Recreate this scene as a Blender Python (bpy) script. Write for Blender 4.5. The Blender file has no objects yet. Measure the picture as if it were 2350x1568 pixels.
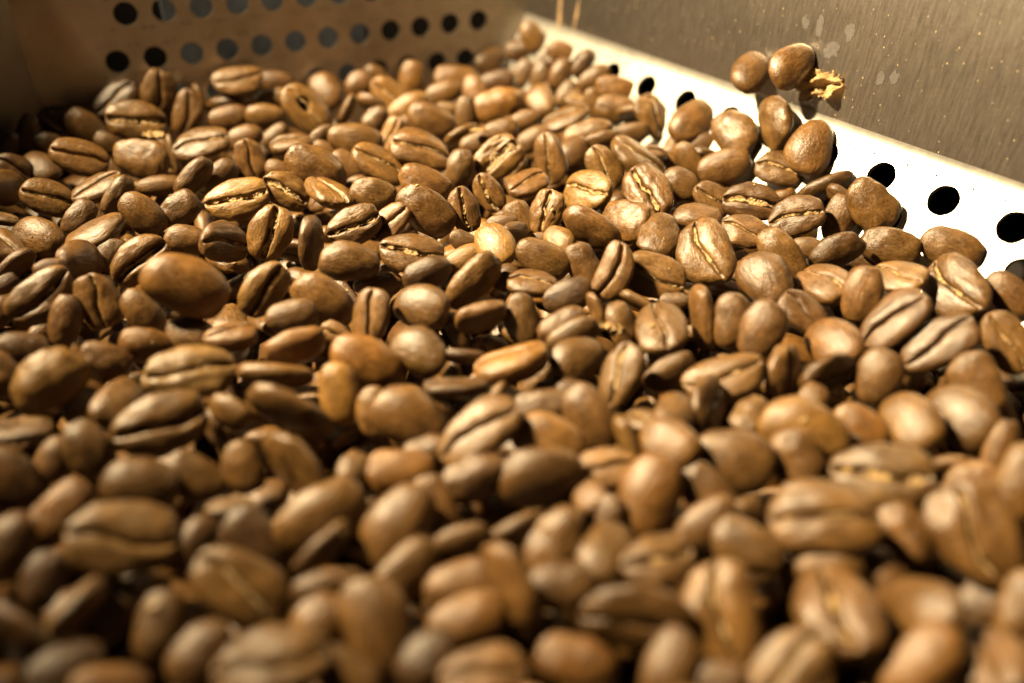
import bpy, math, random
import numpy as np
from mathutils import Vector, Matrix, noise

sc = bpy.context.scene
col = sc.collection

# ---------------------------------------------------------------- camera
PITCH = math.atan(1314 / 1947.0)
FPX = 1947.0                      # focal length in units of a 2350 px wide frame
CAM_H = 0.068                     # lens height over the heap, metres
CAM = np.array([0.0, 0.0, CAM_H])
FW = np.array([0, math.cos(PITCH), -math.sin(PITCH)])
UP = np.array([0, math.sin(PITCH), math.cos(PITCH)])
RT = np.array([1.0, 0, 0])
cam_data = bpy.data.cameras.new('camera')
cam_data.sensor_width = 36
cam_data.lens = FPX / 2350 * 36
cam_data.clip_start = 0.005
cam_data.clip_end = 20
cam_data.dof.use_dof = True
cam_data.dof.focus_distance = 0.153
cam_data.dof.aperture_fstop = 6.8
cam_data.dof.aperture_blades = 7
cam = bpy.data.objects.new('camera', cam_data)
cam.location = (0, 0, CAM_H)
cam.rotation_euler = (math.pi / 2 - PITCH, 0, 0)
col.objects.link(cam)
sc.camera = cam

# ---------------------------------------------------------------- light
world = bpy.data.worlds.new('World')
sc.world = world
world.use_nodes = True
bg = world.node_tree.nodes['Background']
bg.inputs['Color'].default_value = (1.0, 0.80, 0.58, 1)
bg.inputs['Strength'].default_value = 0.02

def lamp(name, loc, aim, power, radius, color, spot=None, blend=0.6):
    d = bpy.data.lights.new(name, 'SPOT')
    d.energy = power
    d.color = color
    d.shadow_soft_size = radius
    d.spot_size = math.radians(spot)
    d.spot_blend = blend
    o = bpy.data.objects.new(name, d)
    o.location = loc
    v = Vector(aim) - Vector(loc)
    o.rotation_euler = v.to_track_quat('-Z', 'Y').to_euler()
    col.objects.link(o)
    return o
# the lamp over the roaster's tray, up and to the left of it
lamp('tray_lamp', (-0.19, 0.135, 0.25), (0.060, 0.160, 0.0), 36.0, 0.012, (1.0, 0.785, 0.46), 63, 1.0)

sc.view_settings.view_transform = 'Standard'
sc.view_settings.look = 'None'
sc.view_settings.exposure = 0.0
sc.view_settings.gamma = 1.0
sc.view_settings.use_curve_mapping = False
sc.render.engine = 'CYCLES'
sc.cycles.use_denoising = True
sc.cycles.max_bounces = 6
sc.cycles.sample_clamp_indirect = 4.0

# ---------------------------------------------------------------- helpers
def ray(x, y):                    # viewing direction of a spot in the 2350 x 1568 frame
    return FW + RT * (x - 1175) / FPX + UP * (784 - y) / FPX
def on_plane(x, y, P, n):
    d = ray(x, y)
    return CAM + d * (np.dot(P - CAM, n) / np.dot(d, n))
def to_px(P):
    v = np.asarray(P) - CAM
    z = v @ FW
    return 1175 + FPX * (v @ RT) / z, 784 - FPX * (v @ UP) / z, z
def heading(a):
    a = math.radians(a)
    return np.array([math.sin(a), math.cos(a), 0.0])
def tag(o, label=None, cat=None, group=None, kind=None):
    for k, v in (('label', label), ('category', cat), ('group', group), ('kind', kind)):
        if v:
            o[k] = v
    return o
def mesh_obj(name, verts, faces, mats, parent=None, smooth=False):
    me = bpy.data.meshes.new(name)
    me.from_pydata([tuple(map(float, v)) for v in verts], [], faces)
    for m in (mats if isinstance(mats, (list, tuple)) else [mats]):
        me.materials.append(m)
    if smooth:
        me.polygons.foreach_set('use_smooth', [True] * len(me.polygons))
    me.update()
    o = bpy.data.objects.new(name, me)
    o.parent = parent
    col.objects.link(o)
    return o

class N:                          # tiny node-tree helper
    def __init__(self, name):
        self.m = bpy.data.materials.new(name)
        self.m.use_nodes = True
        self.t = self.m.node_tree
        self.b = self.t.nodes['Principled BSDF']
    def n(self, typ, **kw):
        x = self.t.nodes.new(typ)
        for k, v in kw.items():
            setattr(x, k, v)
        return x
    def l(self, a, b):
        self.t.links.new(a, b)
    def math(self, op, a, b=None, clamp=False):
        x = self.n('ShaderNodeMath', operation=op, use_clamp=clamp)
        for i, v in enumerate((a, b)):
            if v is None:
                continue
            if isinstance(v, (int, float)):
                x.inputs[i].default_value = v
            else:
                self.l(v, x.inputs[i])
        return x.outputs[0]
    def mix(self, fac, a, b, mode='MIX'):
        x = self.n('ShaderNodeMix', data_type='RGBA', blend_type=mode)
        for s, v in ((x.inputs[0], fac), (x.inputs[6], a), (x.inputs[7], b)):
            if isinstance(v, (int, float)):
                s.default_value = v
            elif isinstance(v, tuple):
                s.default_value = (*v, 1)
            else:
                self.l(v, s)
        return x.outputs[2]
    def noise(self, vec, scale, detail=3, rough=0.55, dist=0.0):
        x = self.n('ShaderNodeTexNoise')
        x.inputs['Scale'].default_value = scale
        x.inputs['Detail'].default_value = detail
        x.inputs['Roughness'].default_value = rough
        x.inputs['Distortion'].default_value = dist
        if vec is not None:
            self.l(vec, x.inputs['Vector'])
        return x.outputs['Fac']
    def ramp(self, fac, stops):
        x = self.n('ShaderNodeValToRGB')
        while len(x.color_ramp.elements) < len(stops):
            x.color_ramp.elements.new(0.5)
        for e, (p, c) in zip(x.color_ramp.elements, stops):
            e.position = p
            e.color = (*c, 1) if isinstance(c, tuple) else (c, c, c, 1)
        self.l(fac, x.inputs[0])
        return x.outputs[0]
    def maprange(self, v, a, b, c, d):
        x = self.n('ShaderNodeMapRange')
        for i, q in zip((1, 2, 3, 4), (a, b, c, d)):
            x.inputs[i].default_value = q
        self.l(v, x.inputs[0])
        return x.outputs[0]
    def bump(self, h, strength, dist, prev=None):
        x = self.n('ShaderNodeBump')
        x.inputs['Strength'].default_value = strength
        x.inputs['Distance'].default_value = dist
        self.l(h, x.inputs['Height'])
        if prev is not None:
            self.l(prev, x.inputs['Normal'])
        return x.outputs[0]
    def scaled(self, vec, s):
        x = self.n('ShaderNodeVectorMath', operation='MULTIPLY')
        self.l(vec, x.inputs[0])
        x.inputs[1].default_value = s
        return x.outputs[0]

# ---------------------------------------------------------------- materials
def bean_material(name, per_object, rough=0.33, coat=0.0):
    k = N(name)
    at = k.n('ShaderNodeAttribute', attribute_name='lc')
    vec = at.outputs['Vector']
    if per_object:
        oi = k.n('ShaderNodeObjectInfo')
        tone = oi.outputs['Color']
        rnd = k.math('MULTIPLY', oi.outputs['Random'], 40.0)
        cb = k.n('ShaderNodeCombineXYZ')
        for i in range(3):
            k.l(rnd, cb.inputs[i])
        ad = k.n('ShaderNodeVectorMath', operation='ADD')
        k.l(vec, ad.inputs[0]); k.l(cb.outputs[0], ad.inputs[1])
        vec = ad.outputs[0]
    else:
        tone = k.n('ShaderNodeAttribute', attribute_name='tone').outputs['Color']
    fl = k.n('ShaderNodeAttribute', attribute_name='flat').outputs['Fac']
    n1 = k.noise(vec, 1.6, 4, 0.6)
    n2 = k.noise(vec, 9.0, 4, 0.65)
    base = k.ramp(n1, [(0.26, (0.045, 0.0198, 0.0044)), (0.50, (0.082, 0.0385, 0.0088)), (0.76, (0.128, 0.0615, 0.0150))])
    speck = k.ramp(n2, [(0.30, 0.50), (0.50, 1.0), (0.72, 1.22)])
    base = k.mix(1.0, base, speck, 'MULTIPLY')
    flatc = k.mix(1.0, base, (1.30, 1.34, 1.42), 'MULTIPLY')
    base = k.mix(k.math('MULTIPLY', fl, 0.35), base, flatc)
    base = k.mix(1.0, base, tone, 'MULTIPLY')
    k.l(base, k.b.inputs['Base Color'])
    r = k.maprange(n2, 0.3, 0.75, rough - 0.06, rough + 0.14)
    k.l(r, k.b.inputs['Roughness'])
    k.b.inputs['Specular IOR Level'].default_value = 0.5
    k.b.inputs['Coat Weight'].default_value = coat
    k.b.inputs['Coat Roughness'].default_value = 0.12
    # wrinkles run along the bean; pores are finer
    w = k.noise(k.scaled(vec, (1.5, 3.0, 3.0)), 1.7, 5, 0.62, 0.6)
    f = k.noise(vec, 15.0, 3, 0.6)
    nb = k.bump(w, 0.30, 0.0006)
    cr = k.math('ABSOLUTE', k.math('SUBTRACT', k.noise(k.scaled(vec, (1.0, 1.5, 1.5)), 4.2, 3, 0.6, 1.4), 0.5))
    nb = k.bump(k.maprange(cr, 0.0, 0.07, 0, 1), 0.16, 0.00022, nb)      # fine creases in the skin
    nb = k.bump(f, 0.34, 0.00018, nb)
    k.l(nb, k.b.inputs['Normal'])
    return k.m

def chaff_material():
    k = N('gold_chaff')
    tc = k.n('ShaderNodeTexCoord').outputs['Object']
    n = k.noise(tc, 5.0, 5, 0.7)
    k.l(k.ramp(n, [(0.25, (0.22, 0.12, 0.042)), (0.5, (0.42, 0.27, 0.11)), (0.75, (0.68, 0.52, 0.28))]), k.b.inputs['Base Color'])
    k.b.inputs['Roughness'].default_value = 0.55
    nb = k.bump(k.noise(tc, 16.0, 3, 0.6), 0.7, 0.002)
    k.l(nb, k.b.inputs['Normal'])
    return k.m

def steel_material(name, base, rough, dirt, specks=0.0, metallic=1.0, stretch=(40, 40, 900), rv=1.0, grain=1.0):
    k = N(name)
    tc = k.n('ShaderNodeTexCoord').outputs['Object']
    br = k.noise(k.scaled(tc, stretch), 1.0, 4, 0.6)
    bl = k.noise(tc, 45.0, 5, 0.6)
    fine = k.noise(tc, 900.0, 3, 0.6)
    c = k.mix(k.maprange(br, 0.3, 0.7, 0, 1), tuple(v * (1 - 0.07 * grain) for v in base), tuple(min(1, v * (1 + 0.05 * grain)) for v in base))
    c = k.mix(k.math('MULTIPLY', k.maprange(bl, 0.42, 0.72, 0, 1), dirt), c, tuple(b * q for b, q in zip(base, (0.55, 0.48, 0.38))))
    met = metallic
    if specks:
        vo = k.n('ShaderNodeTexVoronoi')
        k.l(k.scaled(tc, (1.0, 1.0, 0.6)), vo.inputs['Vector'])
        vo.inputs['Scale'].default_value = 1150.0
        near = k.maprange(vo.outputs['Distance'], 0.06, 0.17, 1, 0)
        rare = k.n('ShaderNodeSeparateColor')
        k.l(vo.outputs['Color'], rare.inputs[0])
        pick = k.maprange(rare.outputs[0], 0.45, 0.62, 0, 1)
        patch = k.maprange(k.noise(tc, 60.0, 3, 0.6), 0.35, 0.62, 0.1, 1)
        m = k.math('MULTIPLY', k.math('MULTIPLY', near, pick), k.math('MULTIPLY', patch, specks), True)
        c = k.mix(m, c, (0.80, 0.55, 0.25))
        met = k.math('SUBTRACT', metallic, m, True)
    k.l(c, k.b.inputs['Base Color'])
    if isinstance(met, (int, float)):
        k.b.inputs['Metallic'].default_value = met
    else:
        k.l(met, k.b.inputs['Metallic'])
    r = k.math('ADD', k.maprange(bl, 0.3, 0.7, rough - 0.06 * rv, rough + 0.10 * rv), k.maprange(br, 0.3, 0.7, -0.015, 0.02))
    k.l(r, k.b.inputs['Roughness'])
    nb = k.bump(br, 0.05, 0.0003)
    nb = k.bump(fine, 0.10, 0.0002, nb)
    k.l(nb, k.b.inputs['Normal'])
    return k.m

def plain(name, c, rough=0.6, metallic=0.0, nscale=120.0, amount=0.35):
    k = N(name)
    tc = k.n('ShaderNodeTexCoord').outputs['Object']
    n = k.noise(tc, nscale, 4, 0.6)
    k.l(k.mix(k.maprange(n, 0.3, 0.7, 0, 1), tuple(v * (1 - amount) for v in c), tuple(v * (1 + amount) for v in c)), k.b.inputs['Base Color'])
    k.b.inputs['Roughness'].default_value = rough
    k.b.inputs['Metallic'].default_value = metallic
    if max(c) < 0.05:
        k.b.inputs['Specular IOR Level'].default_value = 0.1
    return k.m

M_BEAN = bean_material('roasted_bean', True)
M_OILY = bean_material('oily_roasted_bean', True, 0.30, 0.6)
M_HEAP = bean_material('roasted_bean_heap', False)
M_CHAFF = chaff_material()
M_BACK = steel_material('worn_steel', (0.50, 0.445, 0.37), 0.37, 0.7, stretch=(260, 260, 120))
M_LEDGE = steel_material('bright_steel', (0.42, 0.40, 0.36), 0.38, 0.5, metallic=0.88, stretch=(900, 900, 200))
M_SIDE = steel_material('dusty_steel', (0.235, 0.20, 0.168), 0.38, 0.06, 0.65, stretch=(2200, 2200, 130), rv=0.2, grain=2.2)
M_DARK = plain('shade_black', (0.010, 0.008, 0.007), 0.8)  # near-black, stands in for shade behind the holes and under the beans
M_GREY = plain('grey_casing', (0.15, 0.165, 0.20), 0.5, 0.0)
M_MARK = plain('dried_water', (0.275, 0.25, 0.235), 0.40, 0.95, 900.0, 0.12)
M_CORNER = steel_material('dull_steel', (0.13, 0.11, 0.09), 0.5, 0.5, stretch=(200, 200, 100))
M_RESIN = plain('orange_stain', (0.20, 0.13, 0.07), 0.4, 0.0, 400.0, 0.4)

# ---------------------------------------------------------------- the steel tray
HB = heading(64.5)                                     # run of the back wall
NB = np.array([HB[1], -HB[0], 0.0])                    # its face, towards the beans
d0 = ray(950, 165)
P_BACK = CAM + d0 * (-CAM_H / d0[2])
CORNER = on_plane(1205, 40, P_BACK, NB)                # where ledge, side wall and back wall meet
dF = ray(2350, 440)
F2 = CAM + dF * ((CORNER[2] - CAM_H) / dF[2])
HX = (F2 - CORNER) / np.linalg.norm(F2 - CORNER)       # run of the fold along the ledge
NIN = np.array([-HX[1], HX[0], 0.0])
if NIN[0] > 0:
    NIN = -NIN
A_LEDGE, A_SIDE = math.radians(57), math.radians(84)
Z = np.array([0, 0, 1.0])
N_LEDGE = NIN * math.sin(A_LEDGE) + Z * math.cos(A_LEDGE)
D_LEDGE = NIN * math.cos(A_LEDGE) - Z * math.sin(A_LEDGE)
N_SIDE = NIN * math.sin(A_SIDE) + Z * math.cos(A_SIDE)
U_SIDE = -NIN * math.cos(A_SIDE) + Z * math.sin(A_SIDE)
L_CORNER = on_plane(55, 125, P_BACK, NB); L_CORNER[2] = 0
HL = heading(203)                                      # the panel left of the back wall
NL = np.array([-HL[1], HL[0], 0.0])
if NL[0] < 0:
    NL = -NL

FOLD = 0.0012                                          # half the length of the rounded bend
def perforated(name, O, U, V, n, u0, u1, v0, v1, holes, rad, mat, parent, th=0.0012, seg=28):
    """Sheet in the plane O + u U + v V with real round holes; holes = {v of row: [u, ...]}."""
    verts, faces = [], []
    def add(u, v, w=0.0):
        verts.append(O + U * u + V * v - n * w)
        return len(verts) - 1
    def quad(a, b, c, d):
        for w in (0.0, th):
            q = [add(a, c, w), add(b, c, w), add(b, d, w), add(a, d, w)]
            faces.append(q if w == 0 else q[::-1])
    m = rad * 1.35
    rows = sorted(holes)
    v = v0
    for r in rows:
        if r - m > v:
            quad(u0, u1, v, r - m)
        u = u0
        for c in sorted(holes[r]):
            if c - m > u:
                quad(u, c - m, r - m, r + m)
            ring = []
            for w in (0.0, th):
                inn, out = [], []
                for i in range(seg):
                    a = 2 * math.pi * i / seg
                    ca, sa = math.cos(a), math.sin(a)
                    k = m / max(abs(ca), abs(sa))
                    jag = rad * (1 + 0.012 * math.sin(a * 7 + c * 900))
                    inn.append(add(c + jag * ca, r + jag * sa, w))
                    out.append(add(c + k * ca, r + k * sa, w))
                for i in range(seg):
                    j = (i + 1) % seg
                    q = [inn[i], out[i], out[j], inn[j]]
                    faces.append(q if w == 0 else q[::-1])
                ring.append(inn)
            for i in range(seg):
                j = (i + 1) % seg
                faces.append([ring[0][i], ring[0][j], ring[1][j], ring[1][i]])
            u = c + m
        if u1 > u:
            quad(u, u1, r - m, r + m)
        v = r + m
    if v1 > v:
        quad(u0, u1, v, v1)
    # rim
    c = [(u0, v0), (u1, v0), (u1, v1), (u0, v1)]
    for i in range(4):
        a, b = c[i], c[(i + 1) % 4]
        faces.append([add(*a), add(*b), add(*b, th), add(*a, th)])
    return mesh_obj(name, verts, faces, mat, parent)

def sheet(name, P, U, V, n, u0, u1, v0, v1, mat, parent, th=0.0012):
    return perforated(name, P, U, V, n, u0, u1, v0, v1, {}, 0.001, mat, parent, th)

tray = bpy.data.objects.new('cooling_tray', None)
tray.location = (0, 0.15, -0.03)
tray.empty_display_size = 0.02
col.objects.link(tray)
tag(tray, 'perforated steel tray walls and bright sloping ledge holding the coffee beans', 'tray')
def sub(o):                       # keep world coordinates under the tray
    o.matrix_parent_inverse = Matrix.Translation(-tray.location)
    return o

Pb = np.array([P_BACK[0], P_BACK[1], 0.0])
def u_back(x, y):
    return float(np.dot(on_plane(x, y, P_BACK, NB) - Pb, HB))
PIT = 0.00833
uR2 = u_back(1098, 48)
row2 = [uR2 - i * PIT for i in range(12)]
row1 = [u + PIT / 2 for u in row2[::-1]][:12]
row3 = [u + PIT / 2 for u in row2[1:]]
uC = float(np.dot(CORNER - Pb, HB)); uL = float(np.dot(L_CORNER - Pb, HB))
sub(perforated('perforated_back_wall', Pb, HB, Z, NB, uL, uC + 0.03, -0.032, 0.085,
               {0.0217: row1, 0.0114: row2, 0.0017: row3, 0.0318: row2}, 0.00265, M_BACK, tray))
ledge_holes = {}
ledge_holes[-0.0058] = [0.0290, 0.0415, 0.0543, 0.0674, 0.0807] + [0.0932 + 0.01262 * i for i in range(10)]
ledge_holes[-0.0122] = [0.0353 + 0.0126 * i for i in range(15)]
sub(perforated('perforated_ledge', CORNER, HX, -D_LEDGE, N_LEDGE, 0.0, 0.26, -0.024, -FOLD, ledge_holes, 0.00275, M_LEDGE, tray))
# the fold: a small rounded lip between ledge and side wall, then the wall itself
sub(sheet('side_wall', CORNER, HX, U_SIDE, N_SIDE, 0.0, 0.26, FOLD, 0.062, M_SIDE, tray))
fv, ff = [], []
for i in range(9):
    q = i / 8.0
    A_, B_ = CORNER + D_LEDGE * FOLD, CORNER + U_SIDE * FOLD
    c_ = A_ * (1 - q) ** 2 + CORNER * 2 * q * (1 - q) + B_ * q * q
    for j in range(2):
        fv.append(c_ + HX * 0.26 * j)
for i in range(8):
    ff.append((2 * i, 2 * i + 1, 2 * i + 3, 2 * i + 2))
sub(mesh_obj('fold', fv, ff, M_LEDGE, tray, True))
sub(sheet('corner_panel', L_CORNER + NL * 0.0002, HL, Z, NL, 0.0, 0.16, -0.032, 0.046, M_CORNER, tray))
sub(sheet('tray_floor', np.array([-0.3, -0.1, -0.0305]), RT, np.array([0, 1.0, 0]), Z, 0.0, 0.6, 0.0, 0.45, M_DARK, tray))  # near-black so gaps between the beans look shaded
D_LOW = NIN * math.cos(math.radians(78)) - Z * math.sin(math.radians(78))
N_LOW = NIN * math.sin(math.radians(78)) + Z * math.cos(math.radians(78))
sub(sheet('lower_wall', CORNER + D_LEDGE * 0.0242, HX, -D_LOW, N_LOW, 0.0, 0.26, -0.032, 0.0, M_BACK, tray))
# casing seen through the holes; its near-black sheets stand in for shade
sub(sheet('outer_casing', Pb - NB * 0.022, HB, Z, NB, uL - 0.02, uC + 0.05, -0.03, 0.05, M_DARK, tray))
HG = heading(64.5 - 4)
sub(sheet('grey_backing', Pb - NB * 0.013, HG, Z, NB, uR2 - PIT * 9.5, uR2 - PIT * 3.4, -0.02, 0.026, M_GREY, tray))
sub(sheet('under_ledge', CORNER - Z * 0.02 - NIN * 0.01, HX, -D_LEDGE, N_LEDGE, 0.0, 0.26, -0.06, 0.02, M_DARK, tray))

def patch(name, x, y, w, h, rot, seed, mat, lift=0.00006):
    """Flat irregular mark lying on the side wall (dried drops, a resin streak)."""
    P = on_plane(x, y, CORNER, N_SIDE) + N_SIDE * lift
    rs = random.Random(seed)
    n = 26
    vs, z = [P], rs.random() * 9
    for i in range(n):
        a = 2 * math.pi * i / n
        r = 1 + 0.6 * noise.noise(Vector((math.cos(a) * 1.6, math.sin(a) * 1.6, z))) + 0.25 * noise.noise(Vector((math.cos(a) * 5, math.sin(a) * 5, z)))
        p, q = w * r * math.cos(a), h * r * math.sin(a)
        c, s = math.cos(rot), math.sin(rot)
        vs.append(P + HX * (p * c - q * s) + U_SIDE * (p * s + q * c))
    sub(mesh_obj(name, vs, [[0, i + 1, (i + 1) % n + 1] for i in range(n)], mat, tray))
for i, (x, y, w, h) in enumerate([(1848, 52, .0009, .0018), (1881, 60, .0011, .0024), (1952, 74, .0014, .0018), (1912, 116, .0020, .0016), (2020, 180, .0010, .0016), (2054, 176, .0009, .0013)]):
    patch('water_mark', x, y, w * 0.85, h * 0.8, 0.25, 40 + i, M_MARK)
patch('resin_streak', 1285, 25, .0007, .0060, 0.1, 7, M_RESIN)
patch('resin_streak', 1322, 38, .0004, .0042, -0.12, 9, M_RESIN)

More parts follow.
